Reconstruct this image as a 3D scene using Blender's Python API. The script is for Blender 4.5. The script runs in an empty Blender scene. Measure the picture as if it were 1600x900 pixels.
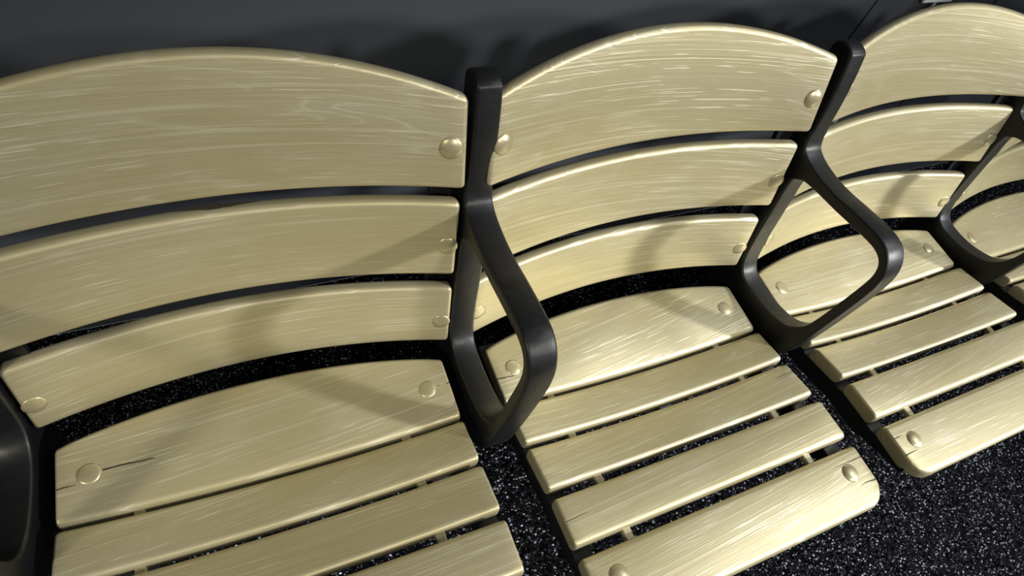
import bpy, bmesh, math, random
from mathutils import Matrix, Vector, Euler

sc = bpy.context.scene
COL = sc.collection

# ------------------------------------------------------------------ camera
cam_d = bpy.data.cameras.new('camera')
cam_d.sensor_width = 36.0
cam_d.lens = 987.46 / 1600 * 36.0
cam_d.clip_start = 0.01
cam = bpy.data.objects.new('camera', cam_d)
COL.objects.link(cam)
SEAT_H = 0.43                       # seat level above the floor
CR = Matrix(((0.9044313, 0.1997820, -0.3769498),
             (-0.3658713, 0.8176564, -0.4444954),
             (0.2194133, 0.5399307, 0.8126085)))
cam.matrix_world = Matrix.Translation((-0.49407, -0.34893, 0.73806 + SEAT_H)) @ CR.to_4x4()
sc.camera = cam

# ------------------------------------------------------------------ world, exposure
w = bpy.data.worlds.new('room_air')
sc.world = w
w.use_nodes = True
w.node_tree.nodes['Background'].inputs[0].default_value = (0.86, 0.95, 1.0, 1)
w.node_tree.nodes['Background'].inputs[1].default_value = 0.17
sc.view_settings.view_transform = 'Standard'
sc.view_settings.look = 'None'
sc.view_settings.gamma = 1.0
sc.view_settings.exposure = 0.0

# ------------------------------------------------------------------ lamps (track spots high in the room, plus an added fill)
def spot(name, target, travel, dist, power, radius, cone, blend, color):
    d = Vector(travel).normalized()
    L = bpy.data.lights.new(name, 'SPOT')
    L.energy = power; L.shadow_soft_size = radius
    L.spot_size = math.radians(cone); L.spot_blend = blend
    L.color = color
    o = bpy.data.objects.new(name, L)
    COL.objects.link(o)
    o.location = Vector(target) - d * dist
    o.rotation_euler = d.to_track_quat('-Z', 'Y').to_euler()
    return o
spot('track_spot', (0.58, -0.68, SEAT_H), (-1.0, 0.80, -0.92), 3.4, 980, 0.12, 34, 1.0, (1.0, 0.985, 0.95))
spot('track_spot', (-0.60, -0.05, SEAT_H), (1.0, 0.75, -1.05), 3.4, 215, 0.19, 26, 1.0, (1.0, 0.93, 0.74))
spot('track_spot', (0.35, 0.0, SEAT_H + 0.1), (-0.02, 1.0, -0.78), 3.6, 230, 0.14, 42, 1.0, (1.0, 0.97, 0.90))

def fill_area(loc, sx, sy, power, color):
    L = bpy.data.lights.new('added_fill', 'AREA'); L.shape = 'RECTANGLE'; L.size = sx; L.size_y = sy
    L.energy = power; L.color = color
    o = bpy.data.objects.new('added_fill', L); COL.objects.link(o); o.location = loc
fill_area((2.3, -0.6, 3.2), 1.2, 0.8, 42, (0.95, 0.98, 1.0))  # soft overhead fill, added to brighten the row; no real fixture

# ------------------------------------------------------------------ materials
def new_mat(name):
    m = bpy.data.materials.new(name); m.use_nodes = True
    nt = m.node_tree
    return m, nt, nt.nodes['Principled BSDF']
def N(nt, t, **kw):
    n = nt.nodes.new(t)
    for k, v in kw.items():
        setattr(n, k, v)
    return n
def ramp(nt, src, p0, p1, c0=(0, 0, 0, 1), c1=(1, 1, 1, 1)):
    r = N(nt, 'ShaderNodeValToRGB')
    r.color_ramp.elements[0].position = p0; r.color_ramp.elements[1].position = p1
    r.color_ramp.elements[0].color = c0; r.color_ramp.elements[1].color = c1
    nt.links.new(src, r.inputs[0]); return r.outputs[0]
def math_n(nt, op, a, b=None, c=None):
    n = N(nt, 'ShaderNodeMath', operation=op)
    for i, v in enumerate((a, b, c)):
        if v is None: continue
        if hasattr(v, 'links'): nt.links.new(v, n.inputs[i])
        else: n.inputs[i].default_value = v
    return n.outputs[0]
def mix(nt, fac, a, b):
    n = N(nt, 'ShaderNodeMix', data_type='RGBA')
    for s, v in ((n.inputs[0], fac), (n.inputs[6], a), (n.inputs[7], b)):
        if hasattr(v, 'links'): nt.links.new(v, s)
        else: s.default_value = v
    return n.outputs[2]

def gold_wood():
    m, nt, bs = new_mat('gold_painted_wood')
    tc = N(nt, 'ShaderNodeTexCoord'); oi = N(nt, 'ShaderNodeObjectInfo')
    rnd = oi.outputs['Random']
    # grain runs along the board, a little askew on each board
    rot = N(nt, 'ShaderNodeVectorRotate', rotation_type='EULER_XYZ')
    nt.links.new(tc.outputs['UV'], rot.inputs['Vector'])
    comb = N(nt, 'ShaderNodeCombineXYZ')
    ang = math_n(nt, 'MULTIPLY', math_n(nt, 'SUBTRACT', rnd, 0.25), 0.16)
    nt.links.new(ang, comb.inputs[2])
    nt.links.new(comb.outputs[0], rot.inputs['Rotation'])
    off = N(nt, 'ShaderNodeVectorMath', operation='ADD')
    oc = N(nt, 'ShaderNodeCombineXYZ')
    nt.links.new(math_n(nt, 'MULTIPLY', rnd, 37.0), oc.inputs[0])
    nt.links.new(math_n(nt, 'MULTIPLY', rnd, 11.0), oc.inputs[1])
    nt.links.new(math_n(nt, 'MULTIPLY', rnd, 5.0), oc.inputs[2])
    nt.links.new(rot.outputs[0], off.inputs[0]); nt.links.new(oc.outputs[0], off.inputs[1])
    P = off.outputs[0]
    def stretched(sx, syz, detail=2.0, dist=0.0, rough=0.5):
        mp = N(nt, 'ShaderNodeMapping'); nt.links.new(P, mp.inputs[0])
        mp.inputs['Scale'].default_value = (sx, syz, syz)
        n = N(nt, 'ShaderNodeTexNoise'); nt.links.new(mp.outputs[0], n.inputs['Vector'])
        n.inputs['Scale'].default_value = 1.0; n.inputs['Detail'].default_value = detail
        n.inputs['Distortion'].default_value = dist; n.inputs['Roughness'].default_value = rough
        return n.outputs['Fac']
    fine = stretched(7, 520, 3)
    pores = stretched(14, 640, 1.0, 0.2)
    lines = stretched(2.2, 230, 2.0, 0.6)
    broad = stretched(4, 9, 3)
    patch = stretched(9, 26, 3, 1.0)
    contour = stretched(3.0, 22, 1.0, 0.4)
    # open pores: short light flecks along the grain
    pore_m = ramp(nt, pores, 0.650, 0.70)
    pore_area = ramp(nt, broad, 0.40, 0.60)
    pore_m = math_n(nt, 'MULTIPLY', pore_m, math_n(nt, 'ADD', math_n(nt, 'MULTIPLY', pore_area, 0.75), 0.25))
    # growth rings: thin contour lines where the board is flat sawn
    fr = math_n(nt, 'FRACT', math_n(nt, 'MULTIPLY', contour, 17.0))
    line = math_n(nt, 'SUBTRACT', 1.0, math_n(nt, 'MULTIPLY', math_n(nt, 'ABSOLUTE', math_n(nt, 'SUBTRACT', fr, 0.5)), 7.0))
    line = math_n(nt, 'MAXIMUM', line, 0.0)
    ring_area = math_n(nt, 'MULTIPLY', ramp(nt, patch, 0.50, 0.66), ramp(nt, math_n(nt, 'FRACT', math_n(nt, 'MULTIPLY', rnd, 7.3)), 0.45, 0.6))
    ring = math_n(nt, 'MULTIPLY', line, ring_area)
    base = mix(nt, ramp(nt, broad, 0.3, 0.7), (0.450, 0.398, 0.230, 1), (0.530, 0.482, 0.315, 1))
    base = mix(nt, math_n(nt, 'MULTIPLY', ramp(nt, patch, 0.5, 0.75), 0.5), base, (0.56, 0.52, 0.38, 1))
    base = mix(nt, math_n(nt, 'MULTIPLY', ramp(nt, fine, 0.35, 0.65), 0.26), base, (0.30, 0.255, 0.13, 1))
    base = mix(nt, math_n(nt, 'MULTIPLY', ramp(nt, lines, 0.60, 0.66), 0.26), base, (0.76, 0.72, 0.56, 1))
    base = mix(nt, math_n(nt, 'MULTIPLY', ring, 0.42), base, (0.72, 0.68, 0.50, 1))
    base = mix(nt, math_n(nt, 'MULTIPLY', pore_m, 0.55), base, (0.88, 0.86, 0.72, 1))
    nt.links.new(base, bs.inputs['Base Color'])
    bs.inputs['Metallic'].default_value = 0.50
    nt.links.new(math_n(nt, 'ADD', math_n(nt, 'MULTIPLY', fine, 0.14), 0.35), bs.inputs['Roughness'])
    h = math_n(nt, 'ADD', math_n(nt, 'MULTIPLY', fine, 0.35), math_n(nt, 'MULTIPLY', pore_m, -0.35))
    h = math_n(nt, 'ADD', h, math_n(nt, 'MULTIPLY', ring, -0.25))
    h = math_n(nt, 'ADD', h, math_n(nt, 'MULTIPLY', ramp(nt, lines, 0.5, 0.7), 0.35))
    h = math_n(nt, 'ADD', h, math_n(nt, 'MULTIPLY', broad, 2.0))
    b = N(nt, 'ShaderNodeBump'); b.inputs['Strength'].default_value = 0.42; b.inputs['Distance'].default_value = 0.0006
    nt.links.new(h, b.inputs['Height']); nt.links.new(b.outputs[0], bs.inputs['Normal'])
    return m
GOLD = gold_wood()

def gold_bolt():
    m, nt, bs = new_mat('gold_painted_bolt')
    bs.inputs['Base Color'].default_value = (0.46, 0.41, 0.25, 1)
    bs.inputs['Metallic'].default_value = 0.55; bs.inputs['Roughness'].default_value = 0.36
    n = N(nt, 'ShaderNodeTexNoise'); n.inputs['Scale'].default_value = 260
    tc = N(nt, 'ShaderNodeTexCoord'); nt.links.new(tc.outputs['Object'], n.inputs['Vector'])
    b = N(nt, 'ShaderNodeBump'); b.inputs['Strength'].default_value = 0.3; b.inputs['Distance'].default_value = 0.0006
    nt.links.new(n.outputs['Fac'], b.inputs['Height']); nt.links.new(b.outputs[0], bs.inputs['Normal'])
    return m
BOLT = gold_bolt()

def black_iron():
    m, nt, bs = new_mat('black_painted_iron')
    tc = N(nt, 'ShaderNodeTexCoord')
    n = N(nt, 'ShaderNodeTexNoise'); n.inputs['Scale'].default_value = 60; n.inputs['Detail'].default_value = 4
    nt.links.new(tc.outputs['Object'], n.inputs['Vector'])
    bs.inputs['Base Color'].default_value = (0.0050, 0.0056, 0.0070, 1); bs.inputs['Specular IOR Level'].default_value = 0.42
    nt.links.new(math_n(nt, 'ADD', math_n(nt, 'MULTIPLY', n.outputs['Fac'], 0.2), 0.34), bs.inputs['Roughness'])
    b = N(nt, 'ShaderNodeBump'); b.inputs['Strength'].default_value = 0.35; b.inputs['Distance'].default_value = 0.002
    nt.links.new(n.outputs['Fac'], b.inputs['Height']); nt.links.new(b.outputs[0], bs.inputs['Normal'])
    return m
IRON = black_iron()

def simple(name, col, rough, metal=0.0):
    m, nt, bs = new_mat(name)
    bs.inputs['Base Color'].default_value = (*col, 1); bs.inputs['Roughness'].default_value = rough
    bs.inputs['Metallic'].default_value = metal
    n = N(nt, 'ShaderNodeTexNoise'); n.inputs['Scale'].default_value = 180
    tc = N(nt, 'ShaderNodeTexCoord'); nt.links.new(tc.outputs['Object'], n.inputs['Vector'])
    b = N(nt, 'ShaderNodeBump'); b.inputs['Strength'].default_value = 0.15; b.inputs['Distance'].default_value = 0.001
    nt.links.new(n.outputs['Fac'], b.inputs['Height']); nt.links.new(b.outputs[0], bs.inputs['Normal'])
    return m
CRACK = simple('bare_wood_in_crack', (0.022, 0.016, 0.010), 0.9)
SCUFF = simple('rubbed_wood', (0.05, 0.04, 0.022), 0.7)
WALL = simple('charcoal_wall_paint', (0.050, 0.057, 0.070), 0.7)
SEAM = simple('wall_seam_shadow_gap', (0.006, 0.006, 0.007), 0.9)
CARD = simple('white_card', (0.75, 0.76, 0.78), 0.5)
TAPE = simple('white_stem', (0.6, 0.61, 0.63), 0.5)

def floor_mat():
    m, nt, bs = new_mat('speckled_black_rubber')
    tc = N(nt, 'ShaderNodeTexCoord')
    def vor(scale, thr, soft):
        mp = N(nt, 'ShaderNodeMapping'); nt.links.new(tc.outputs['Object'], mp.inputs[0])
        mp.inputs['Scale'].default_value = (1, 1.35, 1)
        v = N(nt, 'ShaderNodeTexVoronoi'); v.inputs['Scale'].default_value = scale
        wn = N(nt, 'ShaderNodeTexNoise'); wn.inputs['Scale'].default_value = scale * 1.5
        nt.links.new(mp.outputs[0], wn.inputs['Vector'])
        vm = N(nt, 'ShaderNodeVectorMath', operation='MULTIPLY_ADD')
        nt.links.new(wn.outputs['Color'], vm.inputs[0]); vm.inputs[1].default_value = (0.6 / scale,) * 3
        nt.links.new(mp.outputs[0], vm.inputs[2]); nt.links.new(vm.outputs[0], v.inputs['Vector'])
        sep = N(nt, 'ShaderNodeSeparateColor'); nt.links.new(v.outputs['Color'], sep.inputs[0])
        inside = ramp(nt, v.outputs['Distance'], 0.20, 0.42, (1, 1, 1, 1), (0, 0, 0, 1))
        pick = ramp(nt, sep.outputs[0], thr, thr + soft)
        return math_n(nt, 'MULTIPLY', inside, pick), sep.outputs[1], v.outputs['Color']
    a, ca, va = vor(165, 0.74, 0.20)
    b_, cb, vb = vor(330, 0.74, 0.24)
    k = math_n(nt, 'MAXIMUM', a, math_n(nt, 'MULTIPLY', b_, 0.55))
    fleck = mix(nt, ca, (0.30, 0.33, 0.42, 1), (0.85, 0.86, 0.88, 1))
    col = mix(nt, k, (0.0028, 0.0030, 0.0042, 1), fleck)
    nt.links.new(col, bs.inputs['Base Color']); bs.inputs['Roughness'].default_value = 0.7; bs.inputs['Specular IOR Level'].default_value = 0.03
    n = N(nt, 'ShaderNodeTexNoise'); n.inputs['Scale'].default_value = 300
    nt.links.new(tc.outputs['Object'], n.inputs['Vector'])
    bp = N(nt, 'ShaderNodeBump'); bp.inputs['Strength'].default_value = 0.5; bp.inputs['Distance'].default_value = 0.002
    nt.links.new(n.outputs['Fac'], bp.inputs['Height'])
    # every chip lies at its own angle, so only some of them catch the light
    t1 = N(nt, 'ShaderNodeVectorMath', operation='MULTIPLY_ADD')
    nt.links.new(va, t1.inputs[0]); t1.inputs[1].default_value = (1.5, 1.5, 0.0); t1.inputs[2].default_value = (-0.75, -0.75, 0.0)
    t2 = N(nt, 'ShaderNodeVectorMath', operation='ADD'); nt.links.new(t1.outputs[0], t2.inputs[0]); nt.links.new(bp.outputs[0], t2.inputs[1])
    t3 = N(nt, 'ShaderNodeVectorMath', operation='NORMALIZE'); nt.links.new(t2.outputs[0], t3.inputs[0])
    nt.links.new(t3.outputs[0], bs.inputs['Normal'])
    nt.links.new(math_n(nt, 'MULTIPLY', k, 0.85), bs.inputs['Metallic'])
    nt.links.new(math_n(nt, 'SUBTRACT', 0.75, math_n(nt, 'MULTIPLY', k, 0.40)), bs.inputs['Roughness'])
    return m
FLOOR = floor_mat()

# ------------------------------------------------------------------ helpers
def mesh_from(name, verts, faces, mat, smooth=True, uvs=None):
    me = bpy.data.meshes.new(name)
    me.from_pydata([tuple(v) for v in verts], [], faces)
    if uvs:                        # grain coordinates in metres: along the board, across it
        lay = me.uv_layers.new(name='grain')
        for lp in me.loops: lay.data[lp.index].uv = uvs[lp.vertex_index]
    bm = bmesh.new(); bm.from_mesh(me)
    bmesh.ops.remove_doubles(bm, verts=bm.verts, dist=1e-6)
    bmesh.ops.recalc_face_normals(bm, faces=bm.faces)
    bm.to_mesh(me); bm.free()
    me.materials.append(mat)
    if smooth:
        for p in me.polygons: p.use_smooth = True
    return me
def link(name, me, parent=None):
    o = bpy.data.objects.new(name, me); COL.objects.link(o)
    if parent: o.parent = parent
    return o
def box_mesh(name, x0, x1, y0, y1, z0, z1, mat, bevel=0.0):
    bm = bmesh.new()
    bmesh.ops.create_cube(bm, size=1.0)
    for v in bm.verts:
        v.co = Vector((x0 + (v.co.x + .5) * (x1 - x0), y0 + (v.co.y + .5) * (y1 - y0), z0 + (v.co.z + .5) * (z1 - z0)))
    if bevel:
        bmesh.ops.bevel(bm, geom=bm.edges[:], offset=bevel, segments=2, profile=0.5, affect='EDGES')
    me = bpy.data.meshes.new(name); bm.to_mesh(me); bm.free(); me.materials.append(mat)
    return me
TILT = Matrix.Rotation(math.radians(-4), 4, 'X')
def W(x, y, z):                    # chair design frame -> upright frame with the floor at 0
    return TILT @ Vector((x, y, z)) + Vector((0, 0, SEAT_H))
M = Matrix.Translation((0, 0, SEAT_H)) @ TILT
PITCH, CURVE = 0.5, 0.013867
def arc(i):
    a = i * CURVE
    return Matrix.Translation((PITCH / CURVE * math.sin(a), PITCH / CURVE * (1 - math.cos(a)), 0)) @ Matrix.Rotation(a, 4, 'Z')
def thing_empty(name, i, label, cat, group):
    o = bpy.data.objects.new(name, None); COL.objects.link(o)
    o.empty_display_size = 0.1
    A = M @ arc(i)
    p = A.translation
    o.matrix_world = Matrix.Translation((p.x, p.y, 0)) @ Matrix.Rotation(i * CURVE, 4, 'Z')
    o['label'] = label; o['category'] = cat; o['group'] = group
    return o
def local_of(root_i, A):           # matrix of a part below its thing's Empty
    p = (M @ arc(root_i)).translation
    E = Matrix.Translation((p.x, p.y, 0)) @ Matrix.Rotation(root_i * CURVE, 4, 'Z')
    return E.inverted() @ A @ M.inverted()

def slab(name, hw, lo, hi, T, r, P, mat, nx=36, re=0.003):
    """board with rounded edges: x across, w between lo(x) and hi(x), t = depth behind the face.
    P(x, w, t) gives the point. Ends are rounded over with radius r."""
    ang = [math.pi / 2 * k / 4 for k in range(5)]
    left = [(-hw + re - re * math.sin(a), re - re * math.cos(a)) for a in reversed(ang)]
    mid = [(-hw + re + (2 * hw - 2 * re) * k / nx, 0.0) for k in range(1, nx)]
    right = [(-x, e) for x, e in reversed(left)]
    st = left + mid + right
    verts, faces, ring, uvs = [], [], None, []
    for x, e in st:
        l, h = lo(x), hi(x)
        sec = []
        corners = [(l + r, -r, math.pi), (h - r, -r, math.pi / 2), (h - r, -T + r, 0), (l + r, -T + r, -math.pi / 2)]
        rr = r - e
        for cx, cy, a0 in corners:
            for k in range(5):
                a = a0 - math.pi / 2 * k / 4
                sec.append((cx + rr * math.cos(a), cy + rr * math.sin(a)))
        n = len(sec)
        # extra points on the front face between lo and hi keep the dish smooth
        base = len(verts)
        for w_, t_ in sec: verts.append(P(x, w_, t_)); uvs.append((x, w_ + t_))
        if ring is not None:
            for k in range(n):
                faces.append((ring + k, ring + (k + 1) % n, base + (k + 1) % n, base + k))
        else:
            faces.append(tuple(range(base, base + n)))
        ring = base
    faces.append(tuple(range(ring, ring + n)))
    return mesh_from(name, verts, faces, mat, uvs=uvs)

def smooth_by_angle(o):
    pass

# ------------------------------------------------------------------ seat boards
SAG = 0.030
def back_board(name, bot, top, hwb, hwt, rise):
    by, bz = bot; ty, tz = top
    L = math.hypot(ty - by, tz - bz); dy, dz = (ty - by) / L, (tz - bz) / L
    hw = (hwb + hwt) / 2
    def P(x, w_, t):
        k = (hwb + (hwt - hwb) * min(max(w_ / L, 0), 1)) / hw
        s = SAG * (1 - (x / 0.229) ** 2)
        # slope of the bend turns the thickness direction a little
        return W(x * k, by + dy * w_ + s + dz * (-t), bz + dz * w_ - dy * (-t))
    if rise:
        hi = lambda x: L + 0.0035 + rise * (1 - (x / hw) ** 2)
    else:
        hi = lambda x: L + 0.0055
    me = slab(name, hw, lambda x: 0.0, hi, 0.018 if not rise else 0.016, 0.0065, P, GOLD, re=0.0055)
    return me, P
B1, P1 = back_board('backrest_board_top', (0.0328, 0.2507), (0.0578, 0.3446), 0.2303, 0.2290, 0.0355)
B2, P2 = back_board('backrest_board_middle', (0.013, 0.1285), (0.0322, 0.2251), 0.2275, 0.2285, 0)
B3, P3 = back_board('backrest_board_low', (0.0, 0.0), (0.0153, 0.0932), 0.2310, 0.2305, 0)

SL = [  # back (y, z), front (y, z), dish at back, dish at front
    ((-0.0130, -0.0192), (-0.0934, -0.0246), 0.002, 0.016),
    ((-0.1029, -0.0228), (-0.1570, -0.0136), 0.018, 0.018),
    ((-0.1674, -0.0145), (-0.2234, -0.0037), 0.016, 0.012),
    ((-0.2390, -0.0005), (-0.2948, 0.0006), 0.005, 0.001),
    ((-0.3118, 0.0018), (-0.3870, -0.0010), 0.000, 0.000)]
TS = 0.025
def slat(k):
    (by, bz), (fy, fz), s0, s1 = SL[k]
    hw = 0.2168
    L = math.hypot(fy - by, fz - bz); dy, dz = (fy - by) / L, (fz - bz) / L
    r = 0.0075
    def P(x, w_, t):
        q = 1 - (x / hw) ** 2
        u = min(max(w_ / L, 0), 1)
        # w runs from the back edge to the front edge; t goes down
        return W(x, by + dy * w_ + (-dz) * (-t) * 0 , bz + dz * w_ + t - (s0 + (s1 - s0) * u) * q)
    lo = lambda x: 0.0
    hi = lambda x: L + 0.004
    if k == 0:
        lo = lambda x: -0.0305 * max(1 - (x / hw) ** 2, 0.0) ** 0.85
    if k == 4:
        R = 0.030
        def hi(x):
            d = abs(x) - (hw - R)
            return L + 0.004 - (0 if d <= 0 else R - math.sqrt(max(R * R - d * d, 0.0)) if d < R else R)
    nx = 36
    me = slab('seat_slat_%d' % k, hw, lo, hi, TS, r, P, GOLD, nx=72 if k == 4 else 36)
    return me, P
SLATS = [slat(k) for k in range(5)]

def dome(name, r, h, mat):
    verts, faces = [], []
    n, m_ = 24, 6
    for j in range(m_):
        a = math.pi / 2 * j / m_
        q_ = 1 - j / m_
        rr, zz = r * q_, h * (1 - q_ ** 2.6)
        for k in range(n):
            t = 2 * math.pi * k / n
            verts.append((rr * math.cos(t), rr * math.sin(t), zz))
    verts.append((0, 0, h))
    bot = len(verts)
    for k in range(n):
        t = 2 * math.pi * k / n
        verts.append((r * math.cos(t), r * math.sin(t), -0.003))
    for j in range(m_ - 1):
        for k in range(n):
            faces.append((j * n + k, j * n + (k + 1) % n, (j + 1) * n + (k + 1) % n, (j + 1) * n + k))
    for k in range(n):
        faces.append(((m_ - 1) * n + k, (m_ - 1) * n + (k + 1) % n, m_ * n))
        faces.append((bot + k, bot + (k + 1) % n, (k + 1) % n, k))
    faces.append(tuple(range(bot, bot + n)))
    return mesh_from(name, verts, faces, mat)
HEAD = dome('bolt_head', 0.0124, 0.0036, BOLT)
HEAD_S = dome('bolt_head_small', 0.0115, 0.0018, BOLT)

def frame_at(P, x, w_, flip=1):    # matrix with z out of the face at P(x, w, 0)
    o = P(x, w_, 0); ex = (P(x + .004, w_, 0) - P(x - .004, w_, 0)).normalized()
    ew = (P(x, w_ + .004, 0) - P(x, w_ - .004, 0)).normalized()
    n = ex.cross(ew)
    if (o - P(x, w_, -0.01)).dot(n) < 0: n = -n
    ey = n.cross(ex)
    m = Matrix((ex, ey, n)).transposed().to_4x4(); m.translation = o
    return m
def crack_mesh(P, x0, x1, w_, width, seed):
    """ragged split in the board between x0 and x1"""
    rr = random.Random(seed)
    n = 12; verts, faces = [], []
    ww = w_
    for k in range(n + 1):
        u = k / n; x = x0 + (x1 - x0) * u
        ww += rr.uniform(-.00035, .00035)
        hwid = width * (1 - u) ** 0.7 * rr.uniform(.7, 1.1) + 0.00012
        for s, t in ((-1, 0.00012), (1, 0.00012), (1, -0.0015), (-1, -0.0015)):
            verts.append(P(x, ww + s * hwid, t))
        if k:
            b = 4 * k
            for j in range(4): faces.append((b - 4 + j, b - 4 + (j + 1) % 4, b + (j + 1) % 4, b + j))
    faces.append((0, 1, 2, 3)); faces.append((4 * n, 4 * n + 1, 4 * n + 2, 4 * n + 3))
    return mesh_from('crack', verts, faces, CRACK, smooth=False)

# iron side bar under the slats, following the seat
def side_bar_mesh():
    pts = [(0.004, -0.048), (-0.013, -0.0385)]
    for (b, f_, s0, s1) in SL: pts += [(b[0], b[1] - TS - .0008), (f_[0], f_[1] - TS - .0008)]
    pts = [(0.004, -0.0420)] + pts[2:-1] + [(-0.372, -0.0185)]
    x0, x1 = -0.012, 0.012
    verts, faces = [], []
    for j, (y, z) in enumerate(pts):
        dep = 0.030 if j < len(pts) - 2 else (0.022 if j < len(pts) - 1 else 0.010)
        for x, zz in ((x0, z), (x1, z), (x1, z - dep), (x0, z - dep)): verts.append(W(x, y, zz))
        if j:
            b = 4 * j
            for k in range(4): faces.append((b - 4 + k, b - 4 + (k + 1) % 4, b + (k + 1) % 4, b + k))
    faces += [(0, 1, 2, 3), tuple(4 * (len(pts) - 1) + k for k in range(4))]
    return mesh_from('side_bar', verts, faces, IRON, smooth=False)
SIDE = side_bar_mesh()
def spacer_mesh(k):
    f_ = SL[k][1]; b = SL[k + 1][0]
    z = (f_[1] + b[1]) / 2
    me = box_mesh('spacer_%d' % k, -0.0055, 0.0055, b[0] - 0.001, f_[0] - 0.002, z - 0.0185, z - 0.0095, GOLD, 0.0015)
    for v in me.vertices: v.co = W(*v.co)
    return me
SPACERS = [spacer_mesh(k) for k in range(4)]

# ------------------------------------------------------------------ cast stanchion
def catmull(pts, n=6):
    out = []
    m = len(pts)
    for i in range(m):
        p0, p1, p2, p3 = (Vector(pts[(i + k - 1) % m]) for k in range(4))
        for k in range(n):
            t = k / n
            out.append(0.5 * ((2 * p1) + (-p0 + p2) * t + (2 * p0 - 5 * p1 + 4 * p2 - p3) * t * t + (-p0 + 3 * p1 - 3 * p2 + p3) * t ** 3))
    return out
OUT = [(.0755, .346), (.0665, .318), (.058, .283), (.0505, .245), (.047, .232), (.040, .2225), (.022, .2170), (-.005, .2150),
       (-.035, .2172), (-.065, .2225), (-.095, .2270), (-.118, .2285), (-.134, .2245), (-.147, .2130), (-.1555, .1960), (-.1592, .172),
       (-.1595, .14), (-.1585, .10), (-.1568, .06), (-.1545, .02), (-.151, -.015), (-.143, -.040), (-.125, -.062), (-.098, -.080),
       (-.070, -.100), (-.056, -.130), (-.052, -.18), (-.052, -.26), (-.058, -.34), (-.070, -.395), (-.085, -.422),
       (.075, -.422), (.062, -.395), (.050, -.34), (.042, -.26), (.036, -.18), (.034, -.10), (.036, -.04), (.041, .02), (.047, .08), (.058, .14),
       (.072, .20), (.088, .26), (.102, .31), (.110, .340), (.108, .3500), (.099, .3560), (.088, .3560), (.079, .3525)]
INN = [(.0285, .178), (.0235, .185), (.012, .1925), (-.015, .1975), (-.045, .2015), (-.075, .2065), (-.105, .2110), (-.122, .2115), (-.134, .2070), (-.1415, .1970),
       (-.1450, .182), (-.1455, .155), (-.1445, .12), (-.1430, .08), (-.1400, .05), (-.1320, .030), (-.118, .014), (-.097, .004), (-.070, -.0025), (-.040, -.0045),
       (-.018, -.001), (-.004, .010), (.004, .028), (.010, .055), (.0160, .090), (.0225, .130), (.0275, .160)]
def stanchion_mesh():
    """flat casting with a loop hole: outline swept across x with rounded arrises"""
    HWX, BV = 0.0160, 0.0035
    cu = bpy.data.curves.new('outline', 'CURVE')
    cu.dimensions = '2D'; cu.fill_mode = 'BOTH'
    cu.extrude = HWX - BV; cu.bevel_depth = BV; cu.bevel_resolution = 2
    cu.offset = -BV
    for pts in (OUT, INN):
        q = catmull(pts, 4)
        s = cu.splines.new('POLY'); s.points.add(len(q) - 1)
        for k, p in enumerate(q): s.points[k].co = (p[0], p[1], 0, 1)
        s.use_cyclic_u = True
    tmp = bpy.data.objects.new('outline', cu); COL.objects.link(tmp)
    dg = bpy.context.evaluated_depsgraph_get()
    me = bpy.data.meshes.new_from_object(tmp.evaluated_get(dg))
    bpy.data.objects.remove(tmp); bpy.data.curves.remove(cu)
    me.name = 'stanchion_frame'
    for v in me.vertices:
        y, z, x = v.co
        x *= 0.0138 / 0.016 if z > 0.25 else (1.04 if z < 0.235 else 1.0)
        v.co = (x, y, z + SEAT_H)
    bm = bmesh.new(); bm.from_mesh(me)
    bmesh.ops.remove_doubles(bm, verts=bm.verts, dist=1e-5)
    bmesh.ops.recalc_face_normals(bm, faces=bm.faces)
    for f_ in bm.faces: f_.smooth = abs(f_.normal.x) < 0.95
    bm.to_mesh(me); bm.free()
    me.materials.clear(); me.materials.append(IRON)
    return me
STAN = stanchion_mesh()
def flange_mesh(side):             # strap behind the board ends that carries the bolts
    verts, faces = [], []
    x0, x1 = (0.0163, 0.046)
    if side < 0: x0, x1 = -x1, -x0
    prof = [(0.000, 0.005), (0.022, 0.120), (0.050, 0.235), (0.068, 0.295)]
    for j, (y, z) in enumerate(prof):
        yb = y + 0.0265
        for x, yy in ((x0, yb), (x1, yb), (x1, yb + .007), (x0, yb + .007)): verts.append((x, yy, z + SEAT_H))
        if j:
            b = 4 * j
            for k in range(4): faces.append((b - 4 + k, b - 4 + (k + 1) % 4, b + (k + 1) % 4, b + k))
    faces += [(0, 1, 2, 3), tuple(4 * (len(prof) - 1) + k for k in range(4))]
    return mesh_from('mounting_flange', verts, faces, IRON, smooth=False)
FLANGE = {s: flange_mesh(s) for s in (-1, 1)}
FOOT = box_mesh('foot_plate', -0.045, 0.045, -0.13, 0.12, 0.0, 0.0095, IRON, 0.003)
FBOLT = dome('foot_bolt', 0.010, 0.006, IRON)

def place(root, name, me, mat4, label=None):
    o = link(name, me, root); o.matrix_local = mat4
    if label: o['label'] = label
    return o
def make_stanchion(i, label):
    root = thing_empty('iron_stanchion', i, label, 'armrest', 'cast iron stanchions between the seats')
    I = Matrix.Identity(4)
    place(root, 'armrest_frame', STAN, I)
    for s in (-1, 1): place(root, 'mounting_flange', FLANGE[s], I)
    place(root, 'foot_plate', FOOT, I)
    for y in (-0.112, 0.098): place(root, 'foot_bolt', FBOLT, Matrix.Translation((0, y, 0.0092)))
    return root

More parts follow.
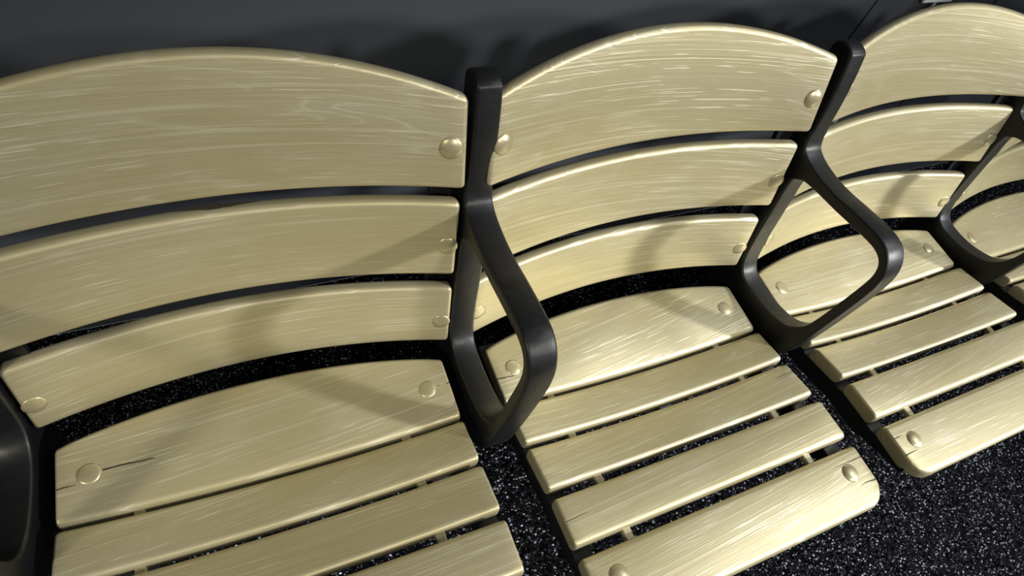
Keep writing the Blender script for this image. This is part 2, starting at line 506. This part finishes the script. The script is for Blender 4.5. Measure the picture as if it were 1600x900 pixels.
# ------------------------------------------------------------------ chairs
ADJ = {'A': ((0.00086, 0.00088, -0.00229, 0.01165, -0.00428, -0.0172), (0.00115, -0.00444, 0.00833, -0.01852, 0.00338, -0.00659)),
       'B': ((-0.00549, -0.00035, 0.00132, 0.02119, -0.02932, -0.00278), (0.00169, 0.00126, -0.00856, 0.00438, -0.00958, -4e-05)),
       'C': ((0.00264, -0.00071, 0.00083, -0.03284, 0.00706, -0.01465), (-0.00041, 0.00423, 0.0, 0.0103, -0.00192, -0.01325)),
       'D': ((0, 0, 0, 0, 0, 0), (-0.00036, -0.00086, 0.00038, 0.00342, -0.00113, 0.01157))}
def adjm(a): return Matrix.Translation(a[:3]) @ Euler(a[3:], 'XYZ').to_matrix().to_4x4()
CRACKS = {  # seat: list of (board key, x start, x end, w, width)
    'A': [('s0', -0.2155, -0.198, 0.047, 0.0007), ('s0', -0.174, -0.125, 0.036, 0.0007), ('s0', 0.216, 0.197, 0.036, 0.0005), ('b3', 0.2300, 0.2330 - 0.0, 0.038, 0.0006),
          ('b3', -0.229, -0.215, 0.036, 0.0010)],
    'B': [('s0', -0.2155, -0.188, 0.048, 0.0008), ('s4', 0.2155, 0.188, 0.050, 0.0008), ('s4', 0.2155, 0.165, 0.018, 0.0005), ('s2', 0.2155, 0.185, 0.018, 0.0003),
          ('s3', -0.2155, -0.185, 0.030, 0.0003)],
    'C': [('s4', -0.2155, -0.190, 0.046, 0.0009), ('s4', -0.2155, -0.200, 0.020, 0.0007), ('b1', -0.228, -0.20, 0.07, 0.0004)],
    'D': []}
PF = {'b1': P1, 'b2': P2, 'b3': P3}
for k in range(5): PF['s%d' % k] = SLATS[k][1]
def make_seat(key, i, label):
    root = thing_empty('stadium_seat', i, label, 'seat', 'gold slatted seats in the row')
    Ab = local_of(i, M @ arc(i) @ adjm(ADJ[key][0]))
    As = local_of(i, M @ arc(i) @ adjm(ADJ[key][1]))
    parts = {}
    parts['b1'] = place(root, 'backrest_board', B1, Ab)
    parts['b2'] = place(root, 'backrest_board', B2, Ab)
    parts['b3'] = place(root, 'backrest_board', B3, Ab)
    parts['b1']['label'] = 'arched top backrest board'
    for k in range(5): parts['s%d' % k] = place(root, 'seat_slat', SLATS[k][0], As)
    parts['s0']['label'] = 'wide rear seat slat with a curved back edge'
    parts['s4']['label'] = 'front seat slat with rounded corners'
    for s in (-1, 1):
        for bk, P, x, w_, me in (('b1', P1, .2137, .0474, HEAD), ('b2', P2, .2168, .0450, HEAD_S), ('b3', P3, .2190, .0400, HEAD_S),
                                 ('s0', PF['s0'], .1867, .0370, HEAD_S), ('s4', PF['s4'], .1835, .0310, HEAD)):
            place(parts[bk], 'bolt_head', me, frame_at(P, s * x, w_))
        place(root, 'side_bar', SIDE, As @ Matrix.Translation((s * 0.2035, 0, 0)))
        for k in range(4):
            b = SPACERS[k]
            q = 1 - (0.146 / 0.2168) ** 2
            dz = -(SL[k][3] + SL[k + 1][2]) / 2 * q
            place(root, 'spacer', b, As @ Matrix.Translation((s * 0.146, 0, dz)))
    for j, (bk, x0, x1, w_, wd) in enumerate(CRACKS[key]):
        place(parts[bk], 'crack', crack_mesh(PF[bk], x0, x1, w_, wd, j * 7 + i * 31), Matrix.Identity(4), 'dark split in the painted wood')
    if key == 'A':                 # paint rubbed off the top edge of the middle board
        rr = random.Random(4); verts, faces = [], []
        top = 0.0985 + 0.0055
        for j in range(17):
            x = -0.045 + 0.075 * j / 16; e = math.sin(math.pi * j / 16) * rr.uniform(.6, 1)
            verts += [P2(x, top + .00015, -.013 - .003 * e), P2(x, top + .00015, -.0125 + .006 * e), P2(x, top - .002, -.009), P2(x, top - .002, -.013)]
            if j:
                b = 4 * j
                for k in range(4): faces.append((b - 4 + k, b - 4 + (k + 1) % 4, b + (k + 1) % 4, b + k))
        faces += [(0, 1, 2, 3), (64, 65, 66, 67)]
        place(parts['b2'], 'scuff', mesh_from('scuff', verts, faces, SCUFF, smooth=False), Matrix.Identity(4), 'dark scuff on the top edge')
    return root

# ------------------------------------------------------------------ setting
fl = link('floor', box_mesh('floor', -4.5, 5.0, -4.5, 0.40, -0.05, 0.0, FLOOR)); fl['kind'] = 'structure'
WY = 0.40
wl = bpy.data.objects.new('wall_back', None); COL.objects.link(wl); wl.location = (0, WY, 0); wl['kind'] = 'structure'
seams = [-4.5, -1.02, 0.733, 1.128, 2.45, 5.0]
for a, b in zip(seams[:-1], seams[1:]):
    o = link('wall_panel', box_mesh('wall_panel', a + 0.0024, b - 0.0024, 0.0, 0.02, 0, 2.8, WALL, 0.0012), wl)
o = link('wall_backing', box_mesh('wall_backing', -4.5, 5.0, 0.012, 0.10, 0, 2.8, SEAM), wl)
cl = link('ceiling', box_mesh('ceiling', -4.5, 5.0, -4.5, 0.5, 3.3, 3.35, simple('dark_ceiling', (0.10, 0.10, 0.105), 0.8))); cl['kind'] = 'structure'

# ------------------------------------------------------------------ the row
make_seat('A', -1, 'gold slatted stadium seat at far left, nearest the viewer, cut by the left edge')
make_seat('B', 0, 'gold slatted stadium seat in the middle, between the two fully visible black armrests')
make_seat('C', 1, 'gold slatted stadium seat at the right, second behind the large central armrest loop')
make_seat('D', 2, 'farthest gold slatted seat, only a sliver showing at the right edge of the picture')
make_stanchion(-1.5, 'black iron armrest at the lower left corner, mostly outside the picture')
make_stanchion(-0.5, 'black iron armrest loop seen almost end-on, between the left and middle seats')
make_stanchion(0.5, 'black iron armrest whose open loop is seen broadside, between the middle and right seats')
make_stanchion(1.5, 'black iron armrest cut by the right frame edge, beside the farthest seat')

# small white card behind the right-hand seat
t = bpy.data.objects.new('wall_card', None); COL.objects.link(t); t.location = (0.905, WY - 0.012, 0.0)
t['label'] = 'white card on a thin stem against the dark wall, just above the right seat back'; t['category'] = 'sign'
link('card', box_mesh('card', -0.045, 0.045, 0.002, 0.008, SEAT_H + 0.190, SEAT_H + 0.26, CARD, 0.001), t)
link('stem', box_mesh('stem', -0.003, 0.003, 0.003, 0.009, 0.0, SEAT_H + 0.192, TAPE, 0.0008), t)
